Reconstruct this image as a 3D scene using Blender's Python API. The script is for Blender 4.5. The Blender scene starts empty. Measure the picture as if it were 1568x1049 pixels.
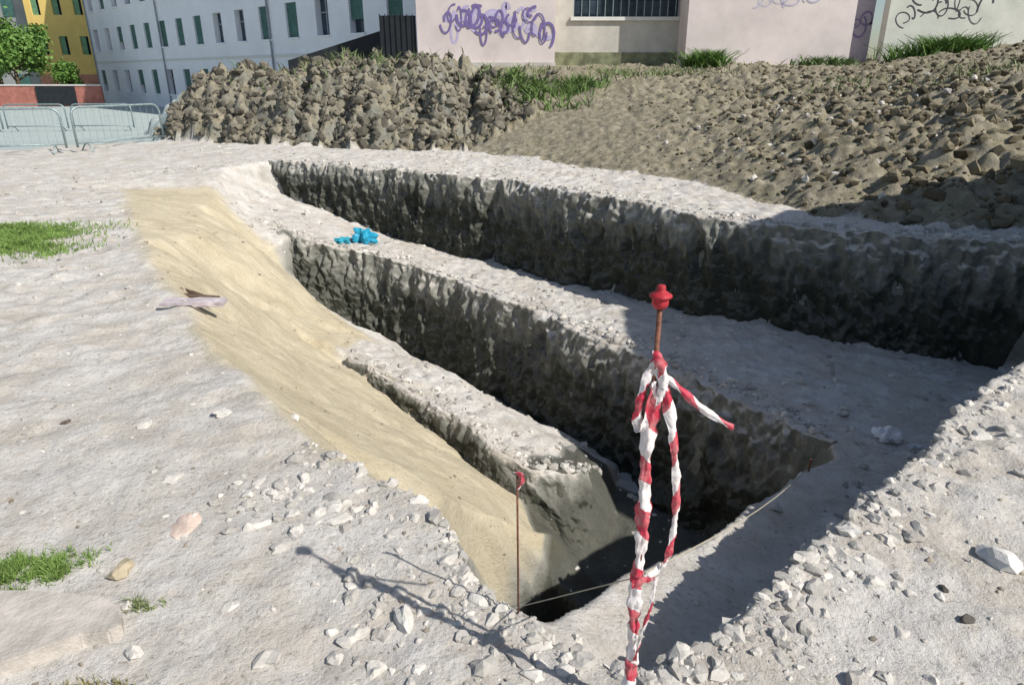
import bpy, math, random
import numpy as np
from mathutils import Vector, Matrix
from mathutils.geometry import delaunay_2d_cdt
random.seed(4); rng=np.random.default_rng(7)
S=bpy.context.scene
COL=S.collection
# ------------------------------------------------------------ noise
def hsh(xi,yi,s):
    v=np.sin(xi*127.1+yi*311.7+s*74.7)*43758.5453
    return v-np.floor(v)
def vn(x,y,s=0):
    xi=np.floor(x);yi=np.floor(y);fx=x-xi;fy=y-yi
    fx=fx*fx*(3-2*fx);fy=fy*fy*(3-2*fy)
    a=hsh(xi,yi,s);b=hsh(xi+1,yi,s);c=hsh(xi,yi+1,s);d=hsh(xi+1,yi+1,s)
    return (a+(b-a)*fx+(c-a)*fy+(a-b-c+d)*fx*fy)*2-1
def fbm(x,y,s=0,o=4):
    r=0;a=1;t=0
    for i in range(o):
        r=r+a*vn(x*2**i+i*13.7,y*2**i-i*7.3,s+i);t+=a;a*=.5
    return r/t
def vn3(x,y,z,s=0):
    zi=np.floor(z);f=z-zi;f=f*f*(3-2*f)
    return vn(x+zi*17.3,y+zi*9.1,s)*(1-f)+vn(x+(zi+1)*17.3,y+(zi+1)*9.1,s)*f
def fbm3(x,y,z,s=0,o=4):
    r=0;a=1;t=0
    for i in range(o):
        k=2.03**i;r=r+a*vn3(x*k+i*3.7,y*k-i*7.3,z*k+i*1.9,s+i);t+=a;a*=.55
    return r/t
def sh(L,dx,dy,z=None):
    o=[]
    for i,q in enumerate(L):
        zz=q[2] if z is None else (z if np.isscalar(z) else z[i])
        o.append((q[0]+dx,q[1]+dy,zz))
    return o
# ------------------------------------------------------------ terrain break lines (metres)
A=[(-5.23,15.03,0),(-3.5,14.23,0),(-1.78,13.22,0),(.18,11.87,0),(1.54,10.38,0),(2.39,9.07,0),(3.29,8.22,0),(4.39,7.75,0),(5.34,7.42,0),(6.0,7.0,0)]
B=[(-4.85,14.53,-.68),(-3.53,13.9,-1.0),(-2.36,13.22,-1.28),(-1.01,12.33,-1.4),(.4,11.18,-1.42),(1.53,9.84,-1.33),(2.68,8.39,-1.22),(3.89,7.64,-1.24),(4.8,7.29,-1.3),(5.53,6.98,-1.4)]
B=sh(B,.58*.08,.81*.08)
C=[(-4.49,11.92,-.65),(-3.8,11.78,-.85),(-2.96,11.5,-1.05),(-2.03,11.25,-1.18),(-.87,10.47,-1.3),(.15,9.32,-1.36),(.98,8.3,-1.38),(1.62,7.25,-1.35),(2.07,6.43,-1.3),(2.51,5.61,-1.25),(2.76,5.05,-1.2)]
D=[(-3.7,11.3,-1.6),(-3.0,11.0,-2.3),(-2.2,10.8,-2.7),(-1.4,10.3,-2.8),(-.6,9.5,-2.9),(.1,8.6,-2.8),(.7,8.0,-2.8),(1.2,7.1,-2.75),(1.8,5.9,-2.7),(2.2,5.35,-2.6)]
D=sh(D,.06,.09)
E=[(-4.1,10.95,-1.0),(-3.47,10.46,-1.35),(-2.89,9.75,-1.5),(-2.36,8.82,-1.6),(-1.68,8.37,-1.7),(-1.11,7.94,-1.75),(-.5,7.32,-1.8),(.12,6.72,-1.87),(.8,6.12,-2.03),(1.1,6.15,-2.6),(1.45,5.65,-2.7)]
Fl=[(-2.14,8.06,-1.58),(-1.44,7.47,-1.68),(-.91,6.87,-1.75),(-.3,6.22,-1.8),(.1,5.82,-1.9),(.45,5.88,-1.97),(.75,6.0,-2.03)]
G=[(-2.21,7.98,-1.68),(-1.51,7.39,-1.88),(-.98,6.79,-2.02),(-.37,6.14,-2.12),(.08,5.66,-2.2),(.55,5.5,-2.55),(1.0,5.75,-2.7)]
I=[(-5.8,10.38,0),(-4.07,7.35,0),(-3.09,5.83,0),(-2.19,4.52,0),(-1.47,3.64,0),(-.99,2.99,0),(-.68,2.72,0),(-.41,2.53,0),(-.25,2.28,0),(-.17,2.05,0),(-.09,1.93,0),(.04,1.83,0),(.1,1.7,0),(.3,1.6,0),(.47,1.55,.02)]
K=[(.51,1.65,.02),(.76,1.79,.03),(.94,1.94,.03),(1.14,2.16,.04),(1.52,2.48,.05),(1.9,2.81,.05),(2.44,3.29,.05),(3.12,3.82,.05),(4.23,4.65,.05),(5.2,5.3,.05)]
I=I+K
M=[(.17,1.80,-.12),(.36,1.72,-.22)]+sh(K,-.08,.1,[-.28,-.36,-.44,-.52,-.62,-.74,-.88,-1.04,-1.18,-1.25])
L=[(.1,1.96,-.15),(.27,2.19,-.28),(.54,2.6,-.46),(.95,2.97,-.6),(1.52,3.58,-.78),(2.16,4.29,-.97),(2.57,4.65,-1.1),(2.76,5.05,-1.2)]
N=[(.02,2.1,-.8),(.15,2.32,-1.6),(.44,2.7,-1.8),(.86,3.08,-2.1),(1.42,3.7,-2.5),(2.05,4.42,-2.5),(2.4,4.85,-2.5)]
N0=[(-.15,2.42,-.35),(-.06,2.3,-.7)]
J=[(-4.02,8.58,-.2),(-3.83,9.74,-.62),(-3.01,6.69,-.3),(-2.07,5.55,-.5),(-1.35,4.78,-.75),(-.79,4.44,-.95),(-.45,3.84,-.85),(-.40,3.5,-.85),
   (-.30,4.1,-1.22),(-.12,4.38,-1.45),(.34,4.72,-1.85),(-.12,4.2,-1.62),(.32,4.46,-2.05),(-.08,4.1,-2.3),(.3,4.32,-2.6),(-.3,3.5,-1.5),
   (.0,3.3,-2.4),(.35,3.4,-2.6),(-.4,5.2,-1.55),(-1.2,6.0,-1.52),(-2.3,6.9,-1.15),(-2.9,8.3,-1.2),(.2,5.15,-2.2),(.6,5.0,-2.6),(1.0,4.8,-2.7),(1.1,4.0,-2.7)]+[(-4.9,10.6,-.22)]
LE=[(-5.6,13.9,-.02),(-5.35,12.7,-.08),(-5.05,11.8,-.25)]
LE2=[(-4.95,13.4,-.5),(-4.8,12.5,-.58)]
RE=[(6.0,7.0,0),(6.0,6.3,.05),(5.7,5.7,.1),(5.2,5.3,.05)]
REB=[(5.6,6.85,-1.4),(5.7,6.3,-1.35),(5.45,5.8,-1.3),(5.1,5.4,-1.25)]
FT=[(-3.2,17.2,0),(-1.2,17.0,0),(.23,15.3,0),(3.0,12.0,0),(4.0,8.95,0),(5.2,7.95,0),(6.4,7.6,.1)]
HB=[(-12.0,23.5,-.1),(-10.2,20.6,-.05),(-7.4,18.9,0),(-3.2,17.2,0)]
HR=[(-10.2,22.6,1.3),(-8.6,21.9,1.85),(-6,21.0,2.0),(-4,20.3,2.05),(-2.2,20.3,1.75),(-.6,20.6,1.6),(1.0,21.5,1.5)]
PT=[(-12,26,-.2),(-9,25.3,.2),(-5,25.3,.5),(-3.4,25.6,1.9),(1.5,25.7,2.0),(6,25.7,2.0),(12,25.7,2.05),(15,25.7,2.3),(18,25.7,2.75),(24,25.7,2.9),(40,26,3),
    (-4.5,40,-.4),(1.5,40,2),(20,40,2.5),
    (6.2,11,.95),(4.66,15.5,.85),(8.5,14.5,1.5),(1.6,19.5,.95),(12,17,1.95),(8,19.5,1.6),(15,21,2.45),(8.5,9.2,1.35),(4.8,9.6,.35),(12,10,1.9),(5.8,9.0,.55),
    (-13,18,-.2),(-11.3,18.3,-.2),(-9,16,-.1),(-16,26,-.55),(-30,25,-.6),(-30,40,-.6),(-12,40,-.6),(-7,32,-.5),(-7.5,11.5,0),(-7,8,0),(-20,12,-.2),
    # tall unseen pile, added east of the trench end to shade the ledge
    (6.25,5.6,.15),(6.0,3.7,.05),(6.05,2.6,.05),(6.9,7.9,.5),(6.75,2.9,4.2),(6.8,3.6,4.5),(6.85,4.6,4.7),(6.95,5.7,4.6),(7.1,7.0,3.8),(9.2,4.0,2.4),(9.6,6.0,2.6),(6.9,1.7,.1),(9.2,2.2,.5),(9.2,8,1.8),
    (-3,1,0),(3,1,0.03),(0,0,0),(-6,3,0),(6,.8,0),(12,3,.1),(3.6,3.0,.08),(-6,-6,0),(6,-6,0),
    (-250,-100,0),(250,-100,0),(250,400,2),(-250,400,-.6),(-100,60,-.6),(-40,90,-.6),(20,120,1),(60,20,1.5),(-60,0,-.3)]
V=[];EDG=[]
def add(Ls):
    pr=None
    for q in Ls:
        k=None
        for i,w in enumerate(V):
            if abs(w[0]-q[0])<1e-4 and abs(w[1]-q[1])<1e-4:k=i
        if k is None: V.append(q);k=len(V)-1
        if pr is not None and pr!=k: EDG.append((pr,k))
        pr=k
for l in (A,B,C,D,E,Fl,G,I,M,L,N,LE,LE2,RE,REB,FT,HB,HR): add(l)
for q in N0+J+PT: add([q])
ov,oe,of,origv,_,_=delaunay_2d_cdt([Vector(q[:2]) for q in V],EDG,[],0,1e-5)
Z=[]
for i,v in enumerate(ov):
    if origv[i]: Z.append(V[origv[i][0]][2])
    else:
        d=[((w[0]-v.x)**2+(w[1]-v.y)**2,w[2]) for w in V];d.sort();Z.append((d[0][1]+d[1][1])/2)
TR=[]
for f in of:
    TR.append([(ov[i].x,ov[i].y,Z[i]) for i in f[:3]])
def tin(x,y):
    z=np.zeros_like(x)
    for t in TR:
        (x0,y0,z0),(x1,y1,z1),(x2,y2,z2)=t
        m=(x>=min(x0,x1,x2)-1e-6)&(x<=max(x0,x1,x2)+1e-6)&(y>=min(y0,y1,y2)-1e-6)&(y<=max(y0,y1,y2)+1e-6)
        idx=np.nonzero(m)
        if len(idx[0])==0: continue
        px=x[idx];py=y[idx]
        det=(y1-y2)*(x0-x2)+(x2-x1)*(y0-y2)
        if abs(det)<1e-9: continue
        a=((y1-y2)*(px-x2)+(x2-x1)*(py-y2))/det;b=((y2-y0)*(px-x2)+(x0-x2)*(py-y2))/det;c=1-a-b
        ins=(a>=-1e-6)&(b>=-1e-6)&(c>=-1e-6)
        zz=z[idx];zz[ins]=(a*z0+b*z1+c*z2)[ins];z[idx]=zz
    return z
def inpoly(x,y,P):
    r=np.zeros(x.shape,bool);n=len(P)
    for i in range(n):
        x0,y0=P[i][:2];x1,y1=P[(i+1)%n][:2]
        if y0==y1: continue
        c=((y0>y)!=(y1>y))&(x<(x1-x0)*(y-y0)/(y1-y0)+x0)
        r^=c
    return r
SAND=I[:10]+[(-.16,3.4),(-.08,4.14),(.3,4.45),(.5,4.9),(.1,5.66)]+G[3::-1]+[(-2.0,9.1),(-2.6,10.05),(-3.2,10.8),(-4.0,11.2),(-4.6,11.6),(-5.3,12.3),(-6.6,11.6)]
DAMP_SHADE=[(.3,4.5),(.36,4.95),(.2,5.4),(.08,5.75),(.2,6.05),(.55,6.15),(.75,6.9),(2.3,5.9),(2.4,4.7),(.4,2.6),(-.1,2.3),(-.12,3.4),(-.05,4.0)]  # pit floor and ridge end: mostly painted-in shade, some damp clay
SLOPE=FT+[(9,5),(40,5),(40,27),(-3.5,27),(1.2,21.5),(0,18.5)]
HEAP=HB+[(-1.2,17.0),(0.3,18.0),(1.6,21.5),(0,24),(-12,25)]
def masks(x,y):
    wx=x+.14*fbm(x*2,y*2,21)+.2*fbm(x*.6,y*.6,23)+.05*fbm(x*9,y*9,27);wy=y+.14*fbm(x*2,y*2,22)+.05*fbm(x*9,y*9,28)
    return inpoly(wx,wy,SAND).astype(float),inpoly(wx,wy,SLOPE).astype(float),inpoly(wx,wy,HEAP).astype(float)
def warp(x,y):
    d=np.clip(y/6,.3,1.5)
    return (.05*d*fbm(x*3.1,y*3.1,1,5)+.11*d*fbm(x*1.1,y*1.1,31,2), .05*d*fbm(x*3.1,y*3.1,9,5)+.11*d*fbm(x*1.1,y*1.1,35,2))
def height(x,y):
    x=np.asarray(x,float);y=np.asarray(y,float)
    wx,wy=warp(x,y)
    z=tin(x+wx,y+wy)
    s,c,h=masks(x,y)
    far=(y>30)|(x<-25)
    rough=np.clip((x-.6)*1.2,0,1)*np.clip(4-y,0,1)
    base=(.03*fbm(x*1.3,y*1.3,3,3)+(.021+.018*rough)*fbm(x*8,y*8,4,5)*np.clip(y/4,.6,1.6)+.012*fbm(x*3.5,y*3.5,44,5)-.035*np.clip(fbm(x*2.3,y*2.3,47,4)-.25,0,1))*(1-.5*s)
    clod=np.abs(fbm(x*2.2,y*2.2,5,4))*.4-.1+.10*fbm(x*7,y*7,15,3)+.12*fbm(x*.8,y*.8,17,3)
    cs=np.clip((x-1.5)/4,.25,1)
    hp=np.abs(fbm(x*1.5,y*.9,6,4))*1.1-.25+.28*fbm(x*5,y*4,16,4)
    z=z+base*np.where(far,.3,1)+np.clip(c-h,0,1)*clod*.75*cs+h*hp*.85
    return z
# ------------------------------------------------------------ material helpers
def mat(name,rough=.9):
    m=bpy.data.materials.new(name);m.use_nodes=True
    nt=m.node_tree;b=nt.nodes['Principled BSDF'];b.inputs['Roughness'].default_value=rough
    b.inputs['Specular IOR Level'].default_value=.25
    return m,nt,b
def nz(nt,scale,detail=6,rough=.6,vec=None,dist=0):
    n=nt.nodes.new('ShaderNodeTexNoise');n.inputs['Scale'].default_value=scale;n.inputs['Detail'].default_value=detail
    n.inputs['Roughness'].default_value=rough;n.inputs['Distortion'].default_value=dist
    if vec is not None: nt.links.new(vec,n.inputs['Vector'])
    return n.outputs['Fac']
def ramp(nt,fac,stops):
    r=nt.nodes.new('ShaderNodeValToRGB');e=r.color_ramp.elements
    while len(e)<len(stops): e.new(.5)
    for i,(p,c) in enumerate(stops):
        e[i].position=p;e[i].color=(c[0],c[1],c[2],1) if not np.isscalar(c) else (c,c,c,1)
    nt.links.new(fac,r.inputs[0]);return r.outputs[0]
def mix(nt,f,a,b,mode='MIX'):
    m=nt.nodes.new('ShaderNodeMix');m.data_type='RGBA';m.blend_type=mode
    for k,v in (('Factor',f),('A',a),('B',b)):
        i=[q for q in m.inputs if q.name==k and (q.type=='RGBA' or k=='Factor' and q.type=='VALUE')][0]
        if isinstance(v,(int,float)): i.default_value=v
        elif isinstance(v,tuple): i.default_value=(v[0],v[1],v[2],1)
        else: nt.links.new(v,i)
    return [q for q in m.outputs if q.type=='RGBA'][0]
def bump(nt,b,h,st,dist):
    n=nt.nodes.new('ShaderNodeBump');n.inputs['Strength'].default_value=st;n.inputs['Distance'].default_value=dist
    nt.links.new(h,n.inputs['Height']);nt.links.new(n.outputs[0],b.inputs['Normal'])
def coord(nt,k='Object'):
    return nt.nodes.new('ShaderNodeTexCoord').outputs[k]
def simple(name,c,rough=.8,var=.15,scale=6,metal=0,bs=.2,bd=.01):
    m,nt,b=mat(name,rough);co=coord(nt)
    f=nz(nt,scale,6,.65,co)
    lo=tuple(q*(1-var*1.6) for q in c);hi=tuple(min(1,q*(1+var)) for q in c)
    nt.links.new(ramp(nt,f,[(.3,lo),(.7,hi)]),b.inputs['Base Color']);b.inputs['Metallic'].default_value=metal
    bump(nt,b,nz(nt,scale*6,4,.6,co),bs,bd)
    return m
def Mth(nt,op,a,b2):
    n=nt.nodes.new('ShaderNodeMath');n.operation=op
    for i_,v_ in enumerate((a,b2)):
        if isinstance(v_,(int,float)):n.inputs[i_].default_value=v_
        else:nt.links.new(v_,n.inputs[i_])
    return n.outputs[0]
# ground material
gm,nt,b=mat('excavated_earth',.95)
co=coord(nt)
at=nt.nodes.new('ShaderNodeAttribute');at.attribute_name='zone'
sp=nt.nodes.new('ShaderNodeSeparateColor');nt.links.new(at.outputs['Color'],sp.inputs[0])
big=nz(nt,.9,5,.6,co);med=nz(nt,5,8,.7,co);fin=nz(nt,38,6,.75,co);mid=nz(nt,2.1,10,.72,co,.3)
dirt=ramp(nt,med,[(.25,(.44,.405,.355)),(.5,(.62,.59,.545)),(.75,(.72,.69,.645))])
dirt=mix(nt,ramp(nt,mid,[(.45,0.),(.6,.75)]),dirt,(.525,.47,.395))
dirt=mix(nt,ramp(nt,big,[(.5,0.),(.66,.4)]),dirt,(.46,.42,.365))
spk=ramp(nt,fin,[(.33,(.42,.40,.37)),(.45,(1,1,1)),(.62,(1,1,1)),(.72,(1.12,1.12,1.12))])
dirt=mix(nt,.85,dirt,spk,'MULTIPLY')
sand=ramp(nt,mid,[(.3,(.47,.40,.27)),(.7,(.65,.575,.42))])
sand=mix(nt,.6,sand,spk,'MULTIPLY')
clodc=ramp(nt,med,[(.3,(.10,.085,.052)),(.5,(.225,.195,.128)),(.7,(.37,.33,.24))])
clodc=mix(nt,ramp(nt,mid,[(.5,0.),(.62,.5)]),clodc,(.20,.195,.11))
clodc=mix(nt,.6,clodc,spk,'MULTIPLY')
c1=mix(nt,sp.outputs[0],dirt,sand);c1=mix(nt,sp.outputs[1],c1,clodc)
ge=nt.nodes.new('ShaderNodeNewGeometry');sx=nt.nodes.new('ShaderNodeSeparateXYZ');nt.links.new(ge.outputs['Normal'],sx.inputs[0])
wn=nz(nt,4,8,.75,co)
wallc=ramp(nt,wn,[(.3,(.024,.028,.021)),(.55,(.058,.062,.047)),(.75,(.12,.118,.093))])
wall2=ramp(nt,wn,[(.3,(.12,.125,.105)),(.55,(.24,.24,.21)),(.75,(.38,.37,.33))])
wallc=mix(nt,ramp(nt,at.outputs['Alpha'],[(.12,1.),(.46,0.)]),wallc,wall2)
st_=Mth(nt,'MULTIPLY',ramp(nt,sx.outputs[2],[(.30,1.),(.68,0.)]),Mth(nt,'SUBTRACT',1.,Mth(nt,'MULTIPLY',sp.outputs[0],.75)))  # steep faces darken; at the pit hole this paints in its shade
wf=Mth(nt,'MAXIMUM',st_,Mth(nt,'MULTIPLY',ramp(nt,at.outputs['Alpha'],[(.02,0.),(.12,1.)]),.9))  # alpha carries wall depth tone and the painted pit shade
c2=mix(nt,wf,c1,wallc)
c2=mix(nt,sp.outputs[2],c2,mix(nt,big,(.36,.42,.40),(.48,.54,.52)))
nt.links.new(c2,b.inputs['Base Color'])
ad=nt.nodes.new('ShaderNodeMath');ad.operation='MULTIPLY_ADD';nt.links.new(fin,ad.inputs[0]);ad.inputs[1].default_value=.35;nt.links.new(med,ad.inputs[2])
bump(nt,b,ad.outputs[0],.7,.06)
# ------------------------------------------------------------ terrain mesh
def axis(segs):
    o=[segs[0][0]]
    for a,bb,s0,s1 in segs:
        x=a
        while x<bb-1e-6:
            u=(x-a)/(bb-a);x+=s0+(s1-s0)*u;o.append(min(x,bb))
    return np.unique(np.round(o,5))
xs=axis([(-250,-30,30,8),(-30,-13,3,.25),(-13,-6,.12,.05),(-6,-2.5,.05,.03),(-2.5,3,.022,.022),(3,7,.03,.05),(7,20,.06,.2),(20,40,.4,4),(40,250,6,30)])
ys=axis([(-100,0,20,.5),(0,1,.3,.04),(1,3,.015,.02),(3,8,.022,.03),(8,15.5,.03,.04),(15.5,27,.06,.12),(27,40,.3,2),(40,400,4,40)])
X,Y=np.meshgrid(xs,ys)
Zg=height(X,Y)
s,c,h=masks(X,Y)
road=((Y>27.5)&(X<-5))|((X<-10.2)&(Y>20))
ny,nx=X.shape
me=bpy.data.meshes.new('ground')
co3=np.stack([X.ravel(),Y.ravel(),Zg.ravel()],1).astype(np.float32)
i=np.arange(ny*nx).reshape(ny,nx)
fa=np.stack([i[:-1,:-1].ravel(),i[:-1,1:].ravel(),i[1:,1:].ravel(),i[1:,:-1].ravel()],1).astype(np.int32)
def fill(me,co3,fa,smooth=False):
    k=fa.shape[1]
    me.vertices.add(len(co3));me.vertices.foreach_set('co',co3.astype(np.float32).ravel())
    me.loops.add(fa.size);me.loops.foreach_set('vertex_index',fa.astype(np.int32).ravel())
    me.polygons.add(len(fa));me.polygons.foreach_set('loop_start',np.arange(0,fa.size,k,dtype=np.int32))
    me.polygons.foreach_set('loop_total',np.full(len(fa),k,dtype=np.int32))
    me.polygons.foreach_set('use_smooth',np.full(len(fa),smooth))
    me.update(calc_edges=True)
fill(me,co3,fa,True)
def blur(a):
    p=np.pad(a,1,'edge');return (p[:-2,1:-1]+p[2:,1:-1]+p[1:-1,:-2]+p[1:-1,2:]+2*p[1:-1,1:-1])/6
sb=s.copy()
for _ in range(8): sb=blur(sb)
damp_shade=(inpoly(X+.10*fbm(X*3,Y*3,61,4),Y+.10*fbm(X*3,Y*3,63,4),DAMP_SHADE)&(Zg<-1.7)).astype(float)*.62  # mask for the shade painted over the pit floor
for _ in range(7): damp_shade=blur(damp_shade)
ca=me.color_attributes.new('zone','FLOAT_COLOR','POINT')
ca.data.foreach_set('color',np.stack([sb.ravel(),np.clip(c*.9+h*.9,0,1).ravel(),road.astype(float).ravel(),damp_shade.ravel()],1).astype(np.float32).ravel())
me.materials.append(gm)
g=bpy.data.objects.new('ground',me);COL.objects.link(g)
def hz(x,y): return float(height(np.array([x]),np.array([y]))[0])
# ------------------------------------------------------------ hacked clay cut faces (real relief)
def cutface(name,P,Q,amp,du=.03,seed=0,over=.10,zf=1.0):
    P=np.array(P,float);Q=np.array(Q,float)
    def rs(L,t):
        seg=np.linalg.norm(np.diff(L[:,:2],axis=0),axis=1);cum=np.r_[0,np.cumsum(seg)]/seg.sum()
        return np.stack([np.interp(t,cum,L[:,k]) for k in range(3)],1)
    Lh=np.linalg.norm(np.diff(P[:,:2],axis=0),axis=1).sum();hh=abs(P[:,2]-Q[:,2]).max() if len(P)==len(Q) else 1.4
    n=int(Lh/du);m=int(hh/(du*.85))+4;t=np.linspace(0,1,n)
    p_=rs(P,t);q_=rs(Q,t)
    tan=np.gradient(p_[:,:2],axis=0);tan/=np.linalg.norm(tan,axis=1)[:,None]+1e-9
    k=np.ones(15)/15
    nr=np.stack([tan[:,1],-tan[:,0]],1)
    nr=np.stack([np.convolve(np.pad(nr[:,j],7,'edge'),k,'valid') for j in (0,1)],1);nr/=np.linalg.norm(nr,axis=1)[:,None]
    rows=[]
    prof=[(-over,-.035,0),(-over*.5,-.005,.25),(0,.0,.6)]
    for a,dz,w in prof: rows.append((p_[:,0]+nr[:,0]*a,p_[:,1]+nr[:,1]*a,p_[:,2]+dz,np.full(n,w),np.zeros(n)))
    for j in range(1,m+1):
        u=j/m;rows.append((p_[:,0]*(1-u)+q_[:,0]*u,p_[:,1]*(1-u)+q_[:,1]*u,p_[:,2]*(1-u)+q_[:,2]*u,np.full(n,min(1,.65+u*2)),np.full(n,u)))
    rows.append((q_[:,0]+nr[:,0]*.06,q_[:,1]+nr[:,1]*.06,q_[:,2]-.08,np.full(n,.7),np.ones(n)))
    Xr,Yr,Zr,Wr,Ur=[np.stack([r[i_] for r in rows]) for i_ in range(5)]
    wx,wy=warp(Xr,Yr);Xr=Xr-wx;Yr=Yr-wy
    endt=np.clip(np.minimum(t,1-t)*Lh/.4,0,1)[None]
    a1=fbm3(Xr*1.6,Yr*1.6,Zr*.5,60+seed,3);a2=np.abs(fbm3(Xr*4.2+Zr*.7,Yr*4.2,Zr*1.6*zf,70+seed,4));a3=fbm3(Xr*13,Yr*13,Zr*8,80+seed,4)
    disp=amp*(.4+.6*a1+1.5*(.28-a2)+.34*a3)
    disp=np.maximum(disp,-.01)+.012
    disp=disp*Wr*endt
    Xr=Xr+nr[:,0]*disp;Yr=Yr+nr[:,1]*disp;Zr=Zr+amp*.4*a3*Wr*endt+.03*np.where(Wr>.2,fbm(Xr*5,Yr*5,90,4),0)
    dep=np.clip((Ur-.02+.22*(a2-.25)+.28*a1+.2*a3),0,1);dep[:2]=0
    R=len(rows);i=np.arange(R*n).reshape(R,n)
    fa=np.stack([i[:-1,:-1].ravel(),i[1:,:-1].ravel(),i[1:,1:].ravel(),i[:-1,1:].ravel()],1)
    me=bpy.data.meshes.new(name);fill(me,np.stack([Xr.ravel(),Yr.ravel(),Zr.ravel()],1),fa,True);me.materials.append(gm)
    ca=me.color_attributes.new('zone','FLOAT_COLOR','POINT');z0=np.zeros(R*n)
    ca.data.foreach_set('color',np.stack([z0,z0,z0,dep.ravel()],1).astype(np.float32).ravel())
    o=bpy.data.objects.new(name,me);COL.objects.link(o)
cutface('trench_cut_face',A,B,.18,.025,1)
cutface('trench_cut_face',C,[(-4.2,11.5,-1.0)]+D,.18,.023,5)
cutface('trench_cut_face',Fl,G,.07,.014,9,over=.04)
# ------------------------------------------------------------ rock scatter
import bmesh
def ico(sub):
    bm=bmesh.new();bmesh.ops.create_icosphere(bm,subdivisions=sub,radius=1)
    v=np.array([q.co[:] for q in bm.verts]);f=np.array([[w.index for w in q.verts] for q in bm.faces]);bm.free();return v,f
IC={1:ico(1),2:ico(2)}
def rocks(name,x,y,size,m,sub=1,flat=.65,sink=.25,lo=.6):
    v0,f0=IC[sub];n=len(x);z=height(x,y)
    nv=len(v0)
    P=np.repeat(v0[None],n,0)
    P=P*(1+rng.uniform(-.28,.28,(n,nv,1)))
    for k in range(3):
        d=rng.normal(size=(n,1,3));d/=np.linalg.norm(d,axis=2,keepdims=True)
        lim=rng.uniform(.45,.85,(n,1));t=(P*d).sum(2);ex=np.clip(t-lim,0,None);P=P-ex[...,None]*d
    P=P*rng.uniform(.6,1.3,(n,1,3))*np.array([1,1,flat])
    a=rng.uniform(0,6.28,n);ca_,sa=np.cos(a)[:,None],np.sin(a)[:,None]
    Px=P[...,0]*ca_-P[...,1]*sa;Py=P[...,0]*sa+P[...,1]*ca_
    P=np.stack([Px,Py,P[...,2]],2)*size[:,None,None]
    P[...,0]+=x[:,None];P[...,1]+=y[:,None];P[...,2]+=(z+size*flat*(.5-sink))[:,None]
    F=(f0[None]+(np.arange(n)*nv)[:,None,None]).reshape(-1,3)
    me=bpy.data.meshes.new(name);fill(me,P.reshape(-1,3),F,False)
    at=me.color_attributes.new('tone','FLOAT_COLOR','POINT')
    tv=np.repeat(rng.uniform(lo,1.12,n),nv);at.data.foreach_set('color',np.stack([tv,tv,tv,np.ones_like(tv)],1).astype(np.float32).ravel())
    me.materials.append(m);o=bpy.data.objects.new(name,me);COL.objects.link(o);return o
def rockmat(name,c):
    m,nt,b=mat(name,.95);co=coord(nt)
    a=nt.nodes.new('ShaderNodeAttribute');a.attribute_name='tone'
    f=ramp(nt,nz(nt,14,6,.7,co),[(.3,tuple(q*.75 for q in c)),(.7,tuple(q*1.12 for q in c))])
    nt.links.new(mix(nt,1.,f,a.outputs['Color'],'MULTIPLY'),b.inputs['Base Color'])
    bump(nt,b,nz(nt,60,5,.7,co),.5,.012);return m
mp=rockmat('pale_clay_lumps',(.62,.585,.53));mc=rockmat('brown_clods',(.22,.188,.125));mh=rockmat('grey_soil_lumps',(.22,.20,.155))
mb=rockmat('brown_crumbs',(.36,.31,.24))
def sz(n,a,b,p=2.5): return a+(b-a)*rng.random(n)**p
n=9000
y=1.0+rng.random(n)**1.6*8;x=rng.uniform(-.95,.95,n)*(y+.6)
z=height(x,y);s_,c_,h_=masks(x,y);k=(z>-.12)&(s_<.5)&(c_<.5)&(fbm(x*1.2,y*1.2,40,4)+.15*rng.normal(size=n)>.05)
x,y=x[k],y[k];q_=rng.random(len(x))<.72
rocks('stones',x[q_],y[q_],sz(q_.sum(),.002,.024,4),mp,1,.6,.45,.6)
rocks('soil_crumbs',x[~q_],y[~q_],sz((~q_).sum(),.003,.015,3),mb,1,.6,.45,.6)
t=rng.random(2300)*(len(I)-1);t=t[(t>5)]
ii=t.astype(int);u=t-ii;Ia=np.array(I)
x=Ia[ii,0]*(1-u)+Ia[np.minimum(ii+1,len(I)-1),0]*u;y=Ia[ii,1]*(1-u)+Ia[np.minimum(ii+1,len(I)-1),1]*u
off=rng.exponential(.14,len(x))-.03
x=x+np.where(t>13,off*.65,-off*.8);y=y-off*.75+rng.normal(0,.02,len(x))
k=(t>13)|(rng.random(len(t))<.4);x,y=x[k],y[k]
rocks('clay_lumps',x,y,sz(len(x),.006,.045,3.2),mp,2,.7,.65,.6)
for Lr,nn in ((A,900),(C,900),(Fl,260)):
    La=np.array(Lr);t=rng.random(nn)*(len(La)-1);ii=np.minimum(t.astype(int),len(La)-2);u=t-ii
    x=La[ii,0]*(1-u)+La[ii+1,0]*u;y=La[ii,1]*(1-u)+La[ii+1,1]*u;o_=rng.exponential(.13,nn)+.01
    wx,wy=warp(x,y);x=x-wx+o_*.58;y=y-wy+o_*.81
    rocks('rim_crumbs',x,y,sz(nn,.012,.065,3),mp,1,.75,.5,.5)
x=rng.normal(-.95,.26,60);y=rng.normal(2.42,.12,60);rocks('clay_lumps',x,y,sz(60,.008,.036,1.6),mp,2,.6,.4,.65)
x=rng.normal(-.25,.3,60);y=rng.normal(1.85,.12,60);rocks('clay_lumps',x,y,sz(60,.008,.034,1.6),mp,2,.6,.4,.65)
n=26;x=rng.uniform(-2.2,-.2,n);y=rng.uniform(1.5,3.4,n);rocks('broken_concrete',x,y,sz(n,.015,.05,1.5),mp,2,.45,.35,.8)
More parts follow.
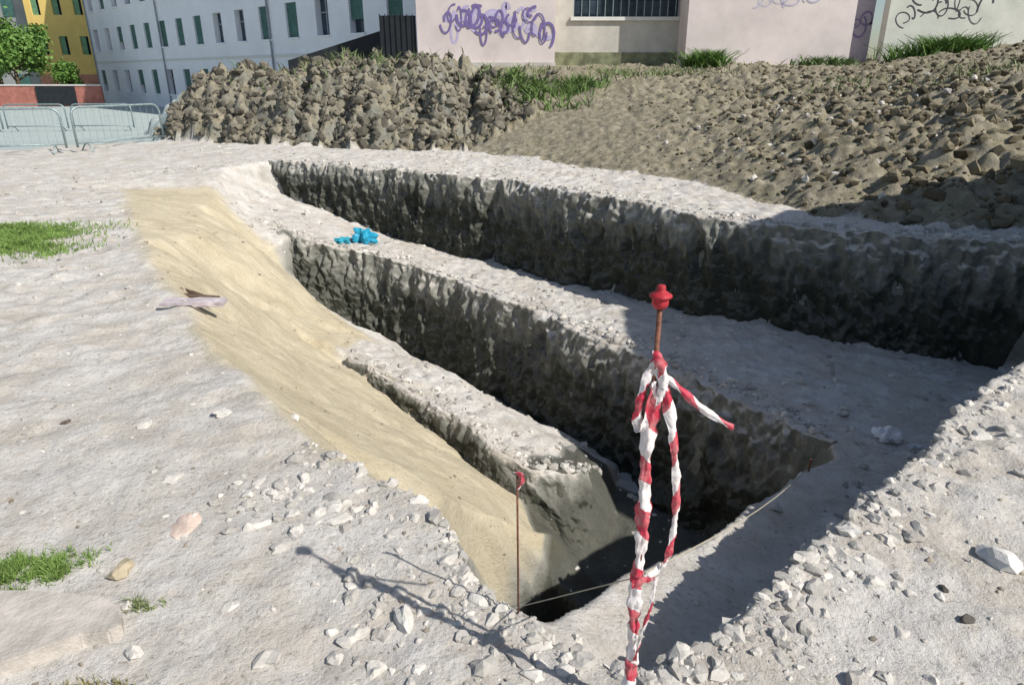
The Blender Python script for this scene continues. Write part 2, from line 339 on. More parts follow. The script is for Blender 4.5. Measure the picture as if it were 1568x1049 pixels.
n=2600;y=rng.uniform(3,14,n);x=rng.uniform(-5,5,n);z=height(x,y);s_,c_,h_=masks(x,y);k=(z<-.3)&(s_<.5)
rocks('fallen_crumbs',x[k],y[k],sz(k.sum(),.008,.06,3.4),mp,1,.6,.35,.45)
n=5000;y=rng.uniform(5,18,n);x=rng.uniform(-11,3,n);z=height(x,y);s_,c_,h_=masks(x,y);k=(z>-.1)&(c_<.5)&(h_<.5)&(s_<.5)&(fbm(x*.7,y*.7,41,4)>-.1)
rocks('gravel',x[k],y[k],sz(k.sum(),.008,.05,4.5),mp,1,.6,.45,.45)
n=700;y=rng.uniform(3,11,n);x=rng.uniform(-5,.5,n);s_,c_,h_=masks(x,y);k=(s_>.5)
rocks('sand_pebbles',x[k],y[k],sz(k.sum(),.006,.03,4),mb,1,.6,.45,.6)
n=17000;y=7.5+rng.random(n)**1.2*18;x=rng.uniform(-2,17,n);k=(x<y*.9+1);x,y=x[k],y[k]
s_,c_,h_=masks(x,y);k=(c_>.5)&(h_<.5)&(rng.random(len(x))<np.clip((x-.5)/4,.2,1))
x,y=x[k],y[k];w=np.clip((x-1)/5,.25,1)*np.clip(1.5-y/22,.4,1)
rocks('soil_clods',x,y,sz(len(x),.02,.14,3)*w,mc,1,.8,.2,.35)
n=300;y=rng.uniform(8.5,16,n);x=rng.uniform(3,12,n);s_,c_,h_=masks(x,y);k=(c_>.5)&(h_<.5)
rocks('pale_slope_stones',x[k],y[k],sz(k.sum(),.02,.09,3),mp,1,.8,.2,.6)
n=7000;y=rng.uniform(17,22,n);x=rng.uniform(-11,1.5,n);s_,c_,h_=masks(x,y);k=h_>.5
rocks('spoil_heap_lumps',x[k],y[k],sz(k.sum(),.03,.17,3),mh,1,.9,.6,.4)
def stone(name,x,y,size,c,flat=.5,sink=.2):
    o=rocks(name,np.array([x]),np.array([y]),np.array([size]),rockmat(name+'_surface',c),2,flat,sink,.95)
stone('flat_stone',-1.32,2.30,.085,(.62,.49,.41),.3,.4)
stone('yellow_stone',-1.44,2.03,.045,(.46,.39,.27),.6)
stone('white_rock',1.80,2.05,.07,(.64,.62,.58),.6)
stone('white_rock',1.30,2.2,.045,(.64,.62,.58),.6)
stone('dark_stone',1.51,1.91,.022,(.1,.09,.08),.7)
stone('dark_stone',1.48,1.74,.025,(.1,.09,.08),.7)
stone('dark_stone',-2.35,3.2,.035,(.14,.11,.09),.5)
stone('white_rock',-.36,1.80,.045,(.6,.58,.53),.7)
stone('pink_brick_fragment',3.2,3.6,.09,(.6,.45,.38),.6)
# ------------------------------------------------------------ generic mesh helpers
def obj(name,vs,fs,m,parent=None,smooth=False,loc=(0,0,0)):
    me=bpy.data.meshes.new(name);me.from_pydata([tuple(v) for v in vs],[],fs);me.update()
    for q in (m if isinstance(m,list) else [m]): me.materials.append(q)
    if smooth:
        for p_ in me.polygons:p_.use_smooth=True
    o=bpy.data.objects.new(name,me);o.location=loc;COL.objects.link(o)
    if parent:o.parent=parent
    return o
def empty(name,loc=(0,0,0),rot=0):
    o=bpy.data.objects.new(name,None);o.location=loc;o.rotation_euler=(0,0,rot);COL.objects.link(o);return o
class MB:
    def __init__(s):s.v=[];s.f=[]
    def box(s,x0,x1,y0,y1,z0,z1):
        n=len(s.v);s.v+=[(x0,y0,z0),(x1,y0,z0),(x1,y1,z0),(x0,y1,z0),(x0,y0,z1),(x1,y0,z1),(x1,y1,z1),(x0,y1,z1)]
        s.f+=[tuple(n+k for k in q) for q in ((0,3,2,1),(4,5,6,7),(0,1,5,4),(1,2,6,5),(2,3,7,6),(3,0,4,7))]
    def tube(s,pts,r,k=8,cap=True):
        pts=[Vector(p) for p in pts];n0=len(s.v);N=len(pts)
        rr=r if hasattr(r,'__len__') else [r]*N
        ref=None
        for i,p in enumerate(pts):
            t=(pts[min(i+1,N-1)]-pts[max(i-1,0)]).normalized()
            if ref is None: ref=t.orthogonal().normalized()
            ref=(ref-t*ref.dot(t)).normalized();bn=t.cross(ref)
            for j in range(k):
                a=2*math.pi*j/k;s.v.append(tuple(p+(ref*math.cos(a)+bn*math.sin(a))*rr[i]))
        for i in range(N-1):
            for j in range(k):
                s.f.append((n0+i*k+j,n0+i*k+(j+1)%k,n0+(i+1)*k+(j+1)%k,n0+(i+1)*k+j))
        if cap:
            s.f.append(tuple(n0+j for j in range(k))[::-1]);s.f.append(tuple(n0+(N-1)*k+j for j in range(k)))
    def make(s,name,m,parent=None,smooth=False): return obj(name,s.v,s.f,m,parent,smooth)
# ------------------------------------------------------------ marker pole
PX,PY=.333,1.46;PZ=hz(PX,PY)
pole=empty('marker_pole',(PX,PY,.072));pole.scale=(.948,.948,.948)
rust=simple('rusty_steel',(.20,.09,.06),.7,.4,40,.3)
redp=simple('red_plastic',(.40,.03,.04),.5,.25,30,0,.15,.002)
tm,nt,b=mat('barrier_tape',.45)
uv=nt.nodes.new('ShaderNodeUVMap');su=nt.nodes.new('ShaderNodeSeparateXYZ');nt.links.new(uv.outputs[0],su.inputs[0])
fr=Mth(nt,'FRACT',Mth(nt,'MULTIPLY',Mth(nt,'ADD',su.outputs[0],Mth(nt,'MULTIPLY',su.outputs[1],.04)),6.2),0)
st=Mth(nt,'GREATER_THAN',fr,.55)
tc=mix(nt,st,(.80,.76,.75),(.52,.04,.075))
tc=mix(nt,ramp(nt,nz(nt,30,5,.6,coord(nt)),[(.40,0.),(.72,.5)]),tc,(.55,.42,.38))
nt.links.new(tc,b.inputs['Base Color']);bump(nt,b,nz(nt,55,4,.6,coord(nt)),.5,.008)
hp_=1.24
q=MB();q.tube([(0,0,-.35),(0.004,0,.4),(0,0,hp_)],.0065,10);q.make('steel_bar',rust,pole,True)
def lathe(prof,name,m,parent,k=24,loc=(0,0,0)):
    vs=[];fs=[]
    for (r,z) in prof:
        for j in range(k):
            a=2*math.pi*j/k;vs.append((r*math.cos(a),r*math.sin(a),z))
    for i in range(len(prof)-1):
        for j in range(k): fs.append((i*k+j,i*k+(j+1)%k,(i+1)*k+(j+1)%k,(i+1)*k+j))
    fs.append(tuple(range(k))[::-1]);fs.append(tuple((len(prof)-1)*k+j for j in range(k)))
    return obj(name,vs,fs,m,parent,True,loc)
lathe([(.008,-.028),(.014,-.026),(.0195,-.018),(.020,-.008),(.017,-.002),(.0255,.001),(.0275,.004),(.0265,.007),(.021,.010),(.016,.014),(.012,.016),(.0105,.018),(.0105,.027),(.008,.030),(.001,.031)],'safety_cap',redp,pole,28,(0,0,hp_-.012))
def ribbon(name,pts,width,parent,dirs,u0=0,segs=14,seed=0,crump=.004):
    P=[Vector(p) for p in pts];r=random.Random(seed);out=[]
    def cr(a,b_,c_,d_,t):
        return .5*((2*b_)+(c_-a)*t+(2*a-5*b_+4*c_-d_)*t*t+(3*b_-a-3*c_+d_)*t**3)
    D_=[Vector(d).normalized() for d in dirs];W=width if hasattr(width,'__len__') else [width]*len(P)
    for i in range(len(P)-1):
        for j in range(segs):
            t=j/segs;out.append((cr(P[max(i-1,0)],P[i],P[i+1],P[min(i+2,len(P)-1)],t),D_[i].lerp(D_[i+1],t).normalized(),W[i]*(1-t)+W[i+1]*t))
    out.append((P[-1],D_[-1],W[-1]))
    vs=[];fs=[];uvs=[];L_=u0;K_=4
    for i,(p_,d_,w_) in enumerate(out):
        if i: L_+=(p_-out[i-1][0]).length
        tan=(out[min(i+1,len(out)-1)][0]-out[max(i-1,0)][0]).normalized();nn=d_.cross(tan)
        for kk in range(K_+1):
            f=kk/K_-.5
            vs.append(p_+d_*w_*f*(1+.18*math.sin(i*.9)+.15*math.sin(i*.37+seed))+nn*((abs(f)*1.2*w_*.5)+r.uniform(-1,1)*crump));uvs.append((L_,f))
    for i in range(len(out)-1):
        for kk in range(K_): a=i*(K_+1)+kk;fs.append((a,a+1,a+K_+2,a+K_+1))
    o=obj(name,vs,fs,tm,parent,True);ul=o.data.uv_layers.new(name='UVMap')
    for l in o.data.loops: ul.data[l.index].uv=uvs[l.vertex_index]
    return o
vs=[];fs=[];uvs=[];k=20;n=240
for i in range(n+1):
    z=-.12+1.12*i/n
    rad=.0147+.0025*math.sin(z*23)+.0022*math.sin(z*61+1)+.0015*math.sin(z*140)
    if z>.93: rad*=1-(z-.93)*4
    for j in range(k+1):
        a=2*math.pi*(j%k)/k;rr=rad*(1+.22*math.sin(3*a+z*30)+.14*math.sin(7*a-z*50)+.08*math.sin(11*a+z*110))
        vs.append((rr*math.cos(a)+.003*math.sin(z*14),rr*.8*math.sin(a),z));uvs.append((z*.95+.012*math.sin(z*17),j/k*1.6))
for i in range(n):
    for j in range(k): a=i*(k+1)+j;fs.append((a,a+1,a+k+2,a+k+1))
o=obj('wrapped_tape',vs,fs,tm,pole,True);ul=o.data.uv_layers.new(name='UVMap')
for l in o.data.loops: ul.data[l.index].uv=uvs[l.vertex_index]
fx=(1,.1,0)
ribbon('tape_tail',[(0,-.01,1.045),(.05,-.02,1.01),(.12,-.02,.945),(.21,-.01,.885)],[.016,.020,.019,.015],pole,[(0,.3,1),(.3,.2,1),(.4,0,1),(.4,.3,1)],.02,10,1)
ribbon('tape_hanging',[(0,-.015,1.05),(.035,-.02,.97),(.068,-.015,.82),(.086,-.01,.66),(.083,-.01,.52),(.064,-.005,.44),(.012,-.01,.405)],[.018,.03,.024,.02,.018,.015,.013],pole,[fx,fx,(1,.4,0),(1,.1,0),fx,fx,(.5,.1,1)],.05,12,2)
ribbon('tape_loop',[(0,-.01,1.08),(-.022,-.02,1.02),(-.036,-.02,.93),(-.03,-.02,.88),(-.012,-.02,.93),(-.004,-.02,1.02)],[.012,.022,.024,.02,.02,.012],pole,[fx]*6,.0,10,5)
ribbon('tape_bow',[(-.005,-.02,1.1),(.012,-.028,1.06),(.022,-.022,1.0),(.008,-.02,.94)],[.014,.028,.024,.016],pole,[fx]*4,.1,10,6)
ribbon('tape_knot',[(-.02,-.025,.40),(.01,-.028,.415),(.05,-.01,.43),(.09,.04,.435)],[.022,.028,.024,.014],pole,[(0,.2,1)]*4,.1,10,7)
ribbon('tape_lower',[(.05,-.01,.42),(.042,-.02,.33),(.022,-.02,.22),(.008,-.02,.12)],[.014,.010,.009,.009],pole,[fx]*4,.0,10,8)
sx_,sy_=.02,1.83;sz_=hz(sx_,sy_)
stake=empty('survey_stake',(sx_,sy_,sz_))
q=MB();q.tube([(.003,0,-.15),(0,0,.2),(-.004,0,.56)],.0034,8);q.make('steel_bar',rust,stake,True)
ribbon('tape_wrap',[(-.012,-.006,.565),(.004,-.01,.56),(.012,-.008,.53),(-.002,-.008,.5)],[.012,.017,.014,.01],stake,[(1,0,.2)]*4,.09,8,9)
strm=simple('string_fibre',(.42,.38,.29),.8,.1,30)
q=MB();e1=(2.12,4.22,hz(2.12,4.22)+.02)
p0=Vector((sx_,sy_,sz_+.03));p1=Vector((PX,PY,.46));p2=Vector(e1)
q.tube([p0,(p0+p1)/2,p1],.0018,6);q.tube([p1.lerp(p2,i/8)+Vector((0,0,-.06*math.sin(math.pi*i/8))) for i in range(9)],.0026,6);q.make('guide_string',strm)
q=MB();q.tube([p2+Vector((0,0,-.1)),p2+Vector((.01,0,.08))],.008,6);q.make('string_peg',rust)
# ------------------------------------------------------------ bags
def crumple(name,x,y,size,c,rough=.35,flat=.6,seed=1):
    bm=bmesh.new();bmesh.ops.create_icosphere(bm,subdivisions=4,radius=1)
    r=np.random.default_rng(seed);cs=r.normal(size=(14,3));cs/=np.linalg.norm(cs,axis=1)[:,None]
    for w in bm.verts:
        p_=np.array(w.co);d=np.abs((cs@p_)-.55).min();rad=.55+1.3*min(d,.35)+.25*math.sin(p_[0]*5+seed)*math.cos(p_[1]*4)
        w.co=Vector(p_*rad*np.array(size))
    me=bpy.data.meshes.new(name);bm.to_mesh(me);bm.free()
    m,nt,b=mat(name+'_film',rough);co=coord(nt)
    nt.links.new(ramp(nt,nz(nt,9,4,.6,co),[(.3,tuple(k*.75 for k in c)),(.7,c)]),b.inputs['Base Color'])
    bump(nt,b,nz(nt,14,5,.6,co),.6,.02);me.materials.append(m)
    o=bpy.data.objects.new(name,me);o.location=(x,y,hz(x,y)+size[2]*.5);COL.objects.link(o);return o
crumple('blue_plastic_bag',-2.68,12.1,(.30,.22,.22),(.03,.36,.55),seed=3)
crumple('blue_plastic_scrap',-3.0,11.85,(.2,.14,.07),(.05,.42,.55),seed=5)
crumple('white_plastic_bag',3.2,5.12,(.15,.12,.11),(.88,.9,.93),seed=8)
crumple('white_paper_scrap',3.36,4.98,(.08,.04,.03),(.8,.82,.85),seed=9)
# ------------------------------------------------------------ planks and slab
wood=simple('weathered_wood',(.50,.44,.45),.85,.25,9);dw=simple('dark_wood',(.14,.10,.07),.9,.3,9)
def plank(name,x,y,l,w,t,rz,m,rx=.03):
    bm=bmesh.new();bmesh.ops.create_cube(bm,size=1);bmesh.ops.subdivide_edges(bm,edges=bm.edges,cuts=6,use_grid_fill=True)
    for v in bm.verts:
        v.co=Vector((v.co.x*l,v.co.y*w*(1+.08*math.sin(v.co.x*9)),v.co.z*t));v.co+=Vector((random.uniform(-1,1),random.uniform(-1,1),random.uniform(-1,1)))*t*.08
    me=bpy.data.meshes.new(name);bm.to_mesh(me);bm.free();me.materials.append(m)
    o=bpy.data.objects.new(name,me);o.location=(x,y,hz(x,y)+t*.9);o.rotation_euler=(rx,.03,rz);COL.objects.link(o);return o
plank('wooden_plank',-2.58,5.28,.48,.13,.035,.12,wood,.06);plank('wooden_plank',-2.75,5.6,.5,.05,.03,-.15,dw);plank('wooden_plank',-2.55,5.1,.4,.04,.02,.2,wood)
plank('wooden_plank',-2.95,6.0,.4,.03,.03,-.6,dw)
out=[(-1.95,1.88),(-1.7,1.885),(-1.46,1.875),(-1.385,1.86),(-1.31,1.80),(-1.27,1.73),(-1.30,1.69),(-1.38,1.685),(-1.46,1.63),(-1.53,1.58),(-1.62,1.53),(-1.75,1.46),(-1.95,1.40)]
bm=bmesh.new();zz=hz(-1.5,1.72)-.01
fv=[bm.verts.new((a+random.uniform(-.008,.008),b_+random.uniform(-.008,.008),zz)) for a,b_ in out];f=bm.faces.new(fv)
ex=bmesh.ops.extrude_face_region(bm,geom=[f]);bmesh.ops.translate(bm,verts=[v for v in ex['geom'] if isinstance(v,bmesh.types.BMVert)],vec=(0,0,.066))
bmesh.ops.recalc_face_normals(bm,faces=bm.faces)
bmesh.ops.bevel(bm,geom=list(bm.edges),offset=.006,segments=2,affect='EDGES')
me=bpy.data.meshes.new('concrete_slab');bm.to_mesh(me);bm.free();me.materials.append(simple('weathered_concrete',(.52,.475,.42),.9,.18,9,0,.7,.008))
o=bpy.data.objects.new('concrete_slab',me);COL.objects.link(o)
# ------------------------------------------------------------ grass
def grass(name,cx,cy,rx,ry,n,h,c,w=.004,lean=.5,z0=None):
    m,nt,b=mat(name+'_leaf',.6);co=coord(nt)
    nt.links.new(ramp(nt,nz(nt,5,4,.6,co),[(.3,tuple(k*.6 for k in c)),(.7,tuple(k*1.3 for k in c))]),b.inputs['Base Color'])
    r=rng
    a=r.uniform(0,6.28,n);q=r.random(n)**.55*(1+.25*r.normal(size=n));x=cx+rx*q*np.cos(a)*(1+.3*np.sin(3*a));y=cy+ry*q*np.sin(a)*(1+.3*np.cos(2*a))
    k=fbm(x*2.2/max(rx,.1),y*2.2/max(rx,.1),50,4)>-.08+r.normal(size=n)*.15;x,y=x[k],y[k];n=len(x);z=height(x,y)
    hh=h*r.uniform(.4,1.1,n);da=r.uniform(0,6.28,n);wa=r.uniform(0,6.28,n);le=lean*hh*r.uniform(.2,1.8,n)
    dx,dy=np.cos(da)*le,np.sin(da)*le;wx,wy=np.cos(wa)*w,np.sin(wa)*w
    P=np.stack([np.stack([x-wx,y-wy,z-.01],1),np.stack([x+wx,y+wy,z-.01],1),np.stack([x+dx*.4+wx*.8,y+dy*.4+wy*.8,z+hh*.6],1),np.stack([x+dx*.4-wx*.8,y+dy*.4-wy*.8,z+hh*.6],1),np.stack([x+dx,y+dy,z+hh],1),np.stack([x+dx+wx*.1,y+dy+wy*.1,z+hh*.98],1)],1)
    b0=(np.arange(n)*6)[:,None]
    F=np.concatenate([b0+np.array([[0,1,2,3]]),b0+np.array([[3,2,5,4]])],0)
    me=bpy.data.meshes.new(name);fill(me,P.reshape(-1,3),F);me.materials.append(m);o=bpy.data.objects.new(name,me);COL.objects.link(o)
GR=(.18,.28,.07)
grass('grass_patch',-5.3,6.75,.6,.7,6500,.06,GR,.006,1.);grass('grass_patch',-5.8,7.4,.8,1.0,12000,.06,GR,.006,1.);grass('grass_patch',-5.4,7.3,.5,.7,5000,.06,GR,.006,1.)
grass('grass_patch',-1.82,2.0,.17,.13,3200,.04,GR,.002,.9);grass('grass_patch',-1.70,2.06,.12,.10,1500,.035,GR,.002,.9)
grass('grass_patch',-1.26,1.86,.06,.035,300,.025,(.2,.24,.1),.002,.9)
grass('grass_patch',-1.25,1.50,.10,.06,400,.03,(.3,.27,.12),.002)
grass('weeds',6.6,25.0,.6,.5,1200,.5,(.12,.22,.05),.025,.9);grass('weeds',14.2,24.6,1.3,.7,2600,.6,(.12,.22,.05),.025,.9)
grass('weeds',10.6,25.0,1.0,.5,1000,.3,(.14,.21,.08),.025,.9);grass('weeds',.9,20.2,1.3,1.4,3600,.3,(.15,.23,.07),.022,.9)
grass('weeds',3,23,4,2,1500,.2,(.2,.24,.11),.02,.9);grass('weeds',-3,20.6,4,1,1200,.3,(.15,.2,.08),.02,.9);grass('weeds',10,16,4,3,900,.16,(.17,.22,.08),.015,.9)
# ------------------------------------------------------------ walls behind site
pink=simple('pink_plaster',(.70,.62,.595),.9,.10,.8);beige=simple('beige_plaster',(.58,.55,.49),.9,.14,1.5);grn=simple('greygreen_plaster',(.62,.63,.56),.9,.10,1.2)
lilshade=simple('lilac_shaded_plaster',(.42,.38,.44),.9,.1,1.5);dk=simple('dark_void',(.025,.03,.035),.6,.2,3);sillm=simple('pale_sill',(.72,.71,.67),.8,.06,3)
moss=simple('mossy_base',(.22,.23,.14),.95,.4,3);steel=simple('galvanised_steel',(.3,.38,.38),.5,.2,10,.5);glass=simple('window_glass',(.04,.06,.085),.15,.3,2)
WY=26
w1=empty('graffiti_wall');q=MB();q.box(-3.3,1.5,WY,WY+7,-.5,8);q.make('wall',pink,w1)
q=MB();q.box(-3.34,1.54,WY-.06,WY-.003,1.2,2.1);q.make('plinth',beige,w1)
w2=empty('windowed_wall');q=MB();q.box(1.502,2.2,WY+1.0,WY+1.3,1,8);q.box(2.2,6.0,WY+1.0,WY+1.3,1,3.62);q.box(2.2,6.0,WY+1.0,WY+1.3,4.9,8);q.make('wall',beige,w2)
q=MB();q.box(1.51,5.99,WY+.93,WY+.997,1.5,2.45);q.make('mossy_base',moss,w2)
q=MB();q.box(2.1,5.99,WY+.9,WY+.997,3.5,3.62);q.make('sill',sillm,w2)
q=MB();q.box(2.2,6.0,WY+1.4,WY+1.45,3.62,4.9);q.make('glass',glass,w2)
q=MB()
for i in range(14):q.box(2.2+.28*i,2.225+.28*i,WY+1.05,WY+1.09,3.62,4.9)
q.box(2.2,5.99,WY+1.1,WY+1.13,4.2,4.24);q.make('bars',steel,w2)
w3=empty('pink_annex');q=MB();q.box(6.002,11.7,WY-.3,WY+7,1,8);q.make('wall',pink,w3)
w4=empty('annex_side');q=MB();q.box(11.72,12.9,WY+.9,WY+7,1,8);q.make('wall',lilshade,w4)  # annex side wall, its purple shade painted into the plaster colour
w5=empty('far_right_wall');q=MB();q.box(12.92,40,WY-.1,WY+.3,1.3,9);q.make('wall',grn,w5)
def graff(name,x0,z0,w,h,y,col,parent,seed,n=9,th=.05):
    r=random.Random(seed);m=simple(name+'_paint',col,.6,.1,4);vs=[];fs=[];yy=y
    for s_ in range(n):
        cx=x0+w*(s_+r.uniform(.1,.9))/n;pts=[]
        a0=r.uniform(0,6.28);turn=r.choice((-1,1))*r.uniform(2.0,6.5)
        ax,az=w/n*r.uniform(.5,1.5),h*r.uniform(.15,.5);oz=r.uniform(-.3,.3)*h;sl_=r.uniform(-.6,.6)
        for i in range(26):
            t=i/25;a=a0+turn*t
            pts.append((cx+ax*math.cos(a)+w/n*sl_*(t-.5)*2,z0+h/2+oz+az*math.sin(a)*(1-.5*t)))
        tt=th*r.uniform(.6,1.3);yy-=.0006
        n0=len(vs)
        for i,(px,pz) in enumerate(pts):
            q0=pts[max(i-1,0)];q1=pts[min(i+1,25)];dx,dz=q1[0]-q0[0],q1[1]-q0[1];l=math.hypot(dx,dz)+1e-6
            vs.append((px-dz/l*tt,yy,pz+dx/l*tt));vs.append((px+dz/l*tt,yy,pz-dx/l*tt))
        for i in range(25):k=n0+2*i;fs.append((k,k+1,k+3,k+2))
    obj(name,vs,fs,m,parent)
graff('graffiti_lilac',-2.3,2.85,3.5,1.1,WY-.004,(.50,.45,.64),w1,8,14,.07)
graff('graffiti_purple',-2.3,2.75,3.6,1.2,WY-.018,(.20,.15,.36),w1,3,22,.035)
graff('graffiti_tag',8.2,3.7,2.6,.9,WY-.304,(.50,.48,.58),w3,12,12,.025)
graff('graffiti_black',13.3,3.2,2.9,1.2,WY-.104,(.06,.06,.07),w5,5,13,.022)
graff('graffiti_side',11.9,3.0,.8,.9,WY+.896,(.2,.17,.3),w4,6,5,.03)
gt=empty('metal_gate');q=MB()
q.box(-4.6,-3.35,WY+.1,WY+.16,.2,3.6)
for i in range(7):q.box(-4.6+i*.19,-4.57+i*.19,WY+.06,WY+.098,.2,3.65)
q.make('panel',dk,gt)
sd=empty('lean_to_shed');q=MB();q.v=[(-8.5,WY+2,.2),(-4.65,WY+2,.2),(-4.65,WY+2,3.3),(-8.5,WY+2,2.2),(-8.5,WY+4,.2),(-4.65,WY+4,.2),(-4.65,WY+4,3.3),(-8.5,WY+4,2.2)]
q.f=[(0,1,2,3),(1,5,6,2),(5,4,7,6),(4,0,3,7),(3,2,6,7)];q.make('body',dk,sd)
# ------------------------------------------------------------ white apartment block (local x along facade)
wp=simple('white_render',(.88,.88,.91),.85,.05,.5);shut=simple('green_shutter',(.07,.16,.14),.6,.2,3);gsh=simple('grey_frame',(.3,.33,.36),.6,.15,3)
P0=Vector((-36.8,65.2));P1=Vector((-4.0,32.4));dirv=(P1-P0);Ln=dirv.length+6;ang=math.atan2(dirv.y,dirv.x)
apt=empty('apartment_block',(P0.x,P0.y,-.7),ang)
zc=[1.9,5.1,8.2,11.3]
nwin=17;spc=Ln/nwin
q=MB()
xsw=[spc*(i+.5) for i in range(nwin)];ww=.6;wh=.85
for i in range(nwin+1):
    x0=0 if i==0 else xsw[i-1]+ww;x1=Ln if i==nwin else xsw[i]-ww
    q.box(x0,x1,0,.4,0,14)
for xw in xsw:
    prev=0
    for z_ in zc:q.box(xw-ww,xw+ww,0.003,.4,prev,z_-wh);prev=z_+wh
    q.box(xw-ww,xw+ww,0.003,.4,prev,14)
q.box(0,Ln,.42,10,0,14);q.make('walls',wp,apt)
q=MB();r=random.Random(5);q2=MB();q3=MB();q4=MB()
for xw in xsw:
    for z_ in zc:
        q.box(xw-ww,xw+ww,.33,.36,z_-wh,z_+wh)
        t=r.random()
        if t<.65:
            q2.box(xw-ww,xw+ww,.12,.17,z_-wh+(.0 if t<.4 else .6),z_+wh)
            for kk in range(8):q2.box(xw-ww,xw+ww,.10,.118,z_-wh+.6+kk*.14,z_-wh+.66+kk*.14)
        else: q3.box(xw-.04,xw+.04,.26,.32,z_-wh,z_+wh);q3.box(xw-ww,xw+ww,.255,.259,z_+.2,z_+.26)
        q4.box(xw-ww-.1,xw+ww+.1,-.12,-.003,z_-wh-.1,z_-wh)
q.make('window_glass',glass,apt);q2.make('shutters',shut,apt);q3.make('frames',gsh,apt);q4.make('sills',wp,apt)
q=MB();q.box(-.02,Ln+.02,-.05,-.004,3.3,3.45);q.make('string_course',sillm,apt)
q=MB()
for xx in (0.3,16.5,33): q.tube([(xx,-.1,0),(xx,-.1,14)],.06,6)
q.make('downpipes',gsh,apt)
q=MB();q.box(-.3,Ln+.3,-.5,10.3,14.01,14.3);q.make('roof',simple('roof_tiles',(.35,.18,.12),.9,.2,3),apt)
# ------------------------------------------------------------ yellow house
yp=simple('yellow_render',(.86,.62,.20),.9,.06,1)
yh=empty('yellow_house',(-42.5,66.0,-.7),.0);WID=5.6
cols=[.95,2.8,4.65];rows=[1.6,4.8,8.0,11.2]
q=MB();xp=0
for xw in cols+[None]:
    x1=WID if xw is None else xw-.38
    q.box(xp,x1,0,.4,0,13);xp=(xw or 0)+.38
for xw in cols:
    pv=0
    for z_ in rows:q.box(xw-.38,xw+.38,.003,.4,pv,z_-.75);pv=z_+.75
    q.box(xw-.38,xw+.38,.003,.4,pv,13)
q.box(0,WID,.42,9,0,13);q.make('walls',yp,yh)
q=MB();q2=MB()
for xw in cols:
    for z_ in rows:
        q.box(xw-.38,xw+.38,.33,.36,z_-.75,z_+.75);q2.box(xw-.36,xw+.1,.1,.14,z_-.75,z_+.75)
q.make('window_glass',glass,yh);q2.make('shutters',simple('green_blind',(.18,.35,.2),.6,.2,3),yh)
q=MB();q.box(0.02,WID-.02,-.03,-.005,0,2.4);q.make('plinth',simple('terracotta_plinth',(.6,.28,.2),.9,.15,2),yh)
q=MB();q.box(-.3,WID+.3,-.5,9.3,13.01,13.3);q.make('roof',simple('roof_tile_red',(.35,.18,.12),.9,.2,3),yh)
gh=empty('grey_house',(-60.6,67,-.7));q=MB();q.box(0,17.9,0,9,0,12);q.make('walls',simple('grey_render',(.35,.36,.36),.9,.1,1),gh)
q=MB()
for i in range(6):
    for z_ in rows[:3]:q.box(1.5+i*2.8,2.5+i*2.8,-.05,-.004,z_-.8,z_+.8)
q.make('shutters',shut,gh)
q=MB();q.box(-.3,18,-.5,9.3,12.01,12.3);q.make('roof',simple('roof_tile_brown',(.3,.18,.12),.9,.2,3),gh)
rw=empty('red_brick_wall');q=MB();q.box(-40,-31.5,55.8,56,-.7,.9);q.make('wall',simple('red_brick',(.45,.18,.14),.9,.2,3),rw)
q=MB();q.box(-40.05,-31.45,55.75,56.05,.903,1.0);q.make('coping',sillm,rw)
q=MB();q.box(-36.5,-33.5,55.7,55.79,-.5,.85);q.make('dark_gate',dk,rw)
# ------------------------------------------------------------ crowd barriers
def barrier(xa,ya,xb,yb,H=1.1):
    za=hz(xa,ya);d=math.hypot(xb-xa,yb-ya);e=empty('crowd_barrier',(xa,ya,za),math.atan2(yb-ya,xb-xa))
    q=MB();R=.22;pts=[(0,0,.12)]
    for i in range(7):a=math.pi-i*math.pi/12;pts.append((R+R*math.cos(a),0,H-R+R*math.sin(a)))
    for i in range(7):a=math.pi/2-i*math.pi/12;pts.append((d-R+R*math.cos(a),0,H-R+R*math.sin(a)))
    pts.append((d,0,.12));q.tube(pts,.03,8);q.tube([(0,0,.22),(d,0,.22)],.02,8)
    for a in (.25,d-.25):
        q.tube([(a,-.28,0),(a,-.1,.16),(a,0,.22),(a,.1,.16),(a,.28,0)],.018,8)
    q.make('frame',steel,e,True)
    q=MB();nb=int(d/.18)
    for i in range(1,nb):q.tube([(d*i/nb,0,.22),(d*i/nb,0,H)],.004,5)
    q.make('bars',steel,e)
barrier(-13.9,17.3,-11.5,18.25);barrier(-11.3,18.4,-10.1,20.6);barrier(-16.6,16.9,-14.1,17.4)
barrier(-24,30,-21.6,30.3);barrier(-21.4,30.3,-19,30.6);barrier(-18.8,30.7,-16.4,31)
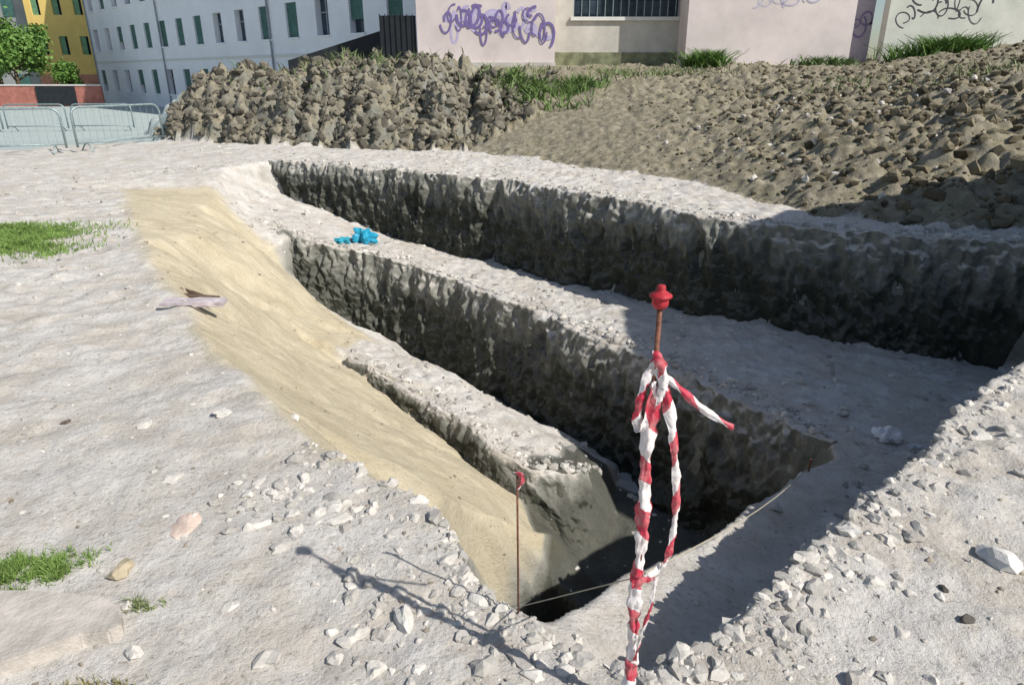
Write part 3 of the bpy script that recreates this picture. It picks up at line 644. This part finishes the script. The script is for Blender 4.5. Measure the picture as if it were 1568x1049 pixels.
# ------------------------------------------------------------ trees
def tree(name,x,y,H,R,seed,n=5000,ls=.16):
    z=hz(x,y);e=empty(name,(x,y,z));bark=simple(name+'_bark',(.12,.09,.06),.9,.3,6)
    r=random.Random(seed);q=MB();q.tube([(0,0,-.2),(.05,0,H*.25),(0,.08,H*.5),(.1,0,H*.8)],[.2,.16,.11,.04],8)
    tips=[]
    for i in range(9):
        a=r.uniform(0,6.28);h0=H*r.uniform(.3,.6);l=R*r.uniform(.5,.95);t=(l*math.cos(a),l*math.sin(a),h0+H*r.uniform(.12,.35))
        q.tube([(0,0,h0),(t[0]*.5,t[1]*.5,h0+(t[2]-h0)*.4),t],[.08,.05,.02],6);tips.append(t)
    for i in range(10): tips.append((r.gauss(0,R*.4),r.gauss(0,R*.4),H*r.uniform(.5,.95)))
    q.make('trunk',bark,e,True)
    T=np.array(tips);k=rng.integers(0,len(T),n);P=T[k]+rng.normal(0,R*.2,(n,3))
    d1=rng.normal(size=(n,3));d1/=np.linalg.norm(d1,axis=1)[:,None];d2=np.cross(d1,rng.normal(size=(n,3)));d2/=np.linalg.norm(d2,axis=1)[:,None]
    l=ls*rng.uniform(.6,1.3,(n,1));V_=np.stack([P-d1*l,P+d2*l*.6,P+d1*l,P-d2*l*.6],1).reshape(-1,3)
    me=bpy.data.meshes.new('leaves');fill(me,V_,np.arange(n*4).reshape(n,4))
    m,nt,b=mat(name+'_leaves',.6);nt.links.new(ramp(nt,nz(nt,1.5,5,.6,coord(nt)),[(.35,(.07,.14,.03)),(.65,(.18,.32,.07))]),b.inputs['Base Color']);me.materials.append(m)
    o=bpy.data.objects.new('leaves',me);COL.objects.link(o);o.parent=e
tree('street_tree',-38.6,57,5.9,1.9,1,8000);tree('street_tree',-34.9,57.5,3.2,.9,2,2000,.12);tree('street_tree',-42,60,6.2,2.2,3,7000)
# ------------------------------------------------------------ light, sky, camera
el=math.radians(43);hd=Vector((-.855,.52,0)).normalized()
d=Vector((hd.x*math.cos(el),hd.y*math.cos(el),-math.sin(el)))
sl=bpy.data.lights.new('sun','SUN');sl.energy=5;sl.angle=math.radians(.5);sl.color=(1,.96,.895)
so=bpy.data.objects.new('sun',sl);so.rotation_euler=d.to_track_quat('-Z','Y').to_euler();so.location=(20,-10,20);COL.objects.link(so)
w=bpy.data.worlds.new('World');S.world=w;w.use_nodes=True;nt=w.node_tree
sk=nt.nodes.new('ShaderNodeTexSky');sk.sky_type='NISHITA';sk.sun_disc=False;sk.sun_elevation=el;sk.sun_rotation=math.atan2(-hd.x,-hd.y)
nt.links.new(sk.outputs[0],nt.nodes['Background'].inputs[0]);nt.nodes['Background'].inputs[1].default_value=.10
cam=bpy.data.cameras.new('camera');co_=bpy.data.objects.new('camera',cam);COL.objects.link(co_)
cam.lens=24;cam.sensor_width=36;cam.clip_end=1500;cam.clip_start=.05
co_.location=(0,0,1.7);co_.rotation_euler=(math.radians(90-21.4),0,0);S.camera=co_
S.view_settings.view_transform='Standard';S.view_settings.look='None';S.view_settings.exposure=0
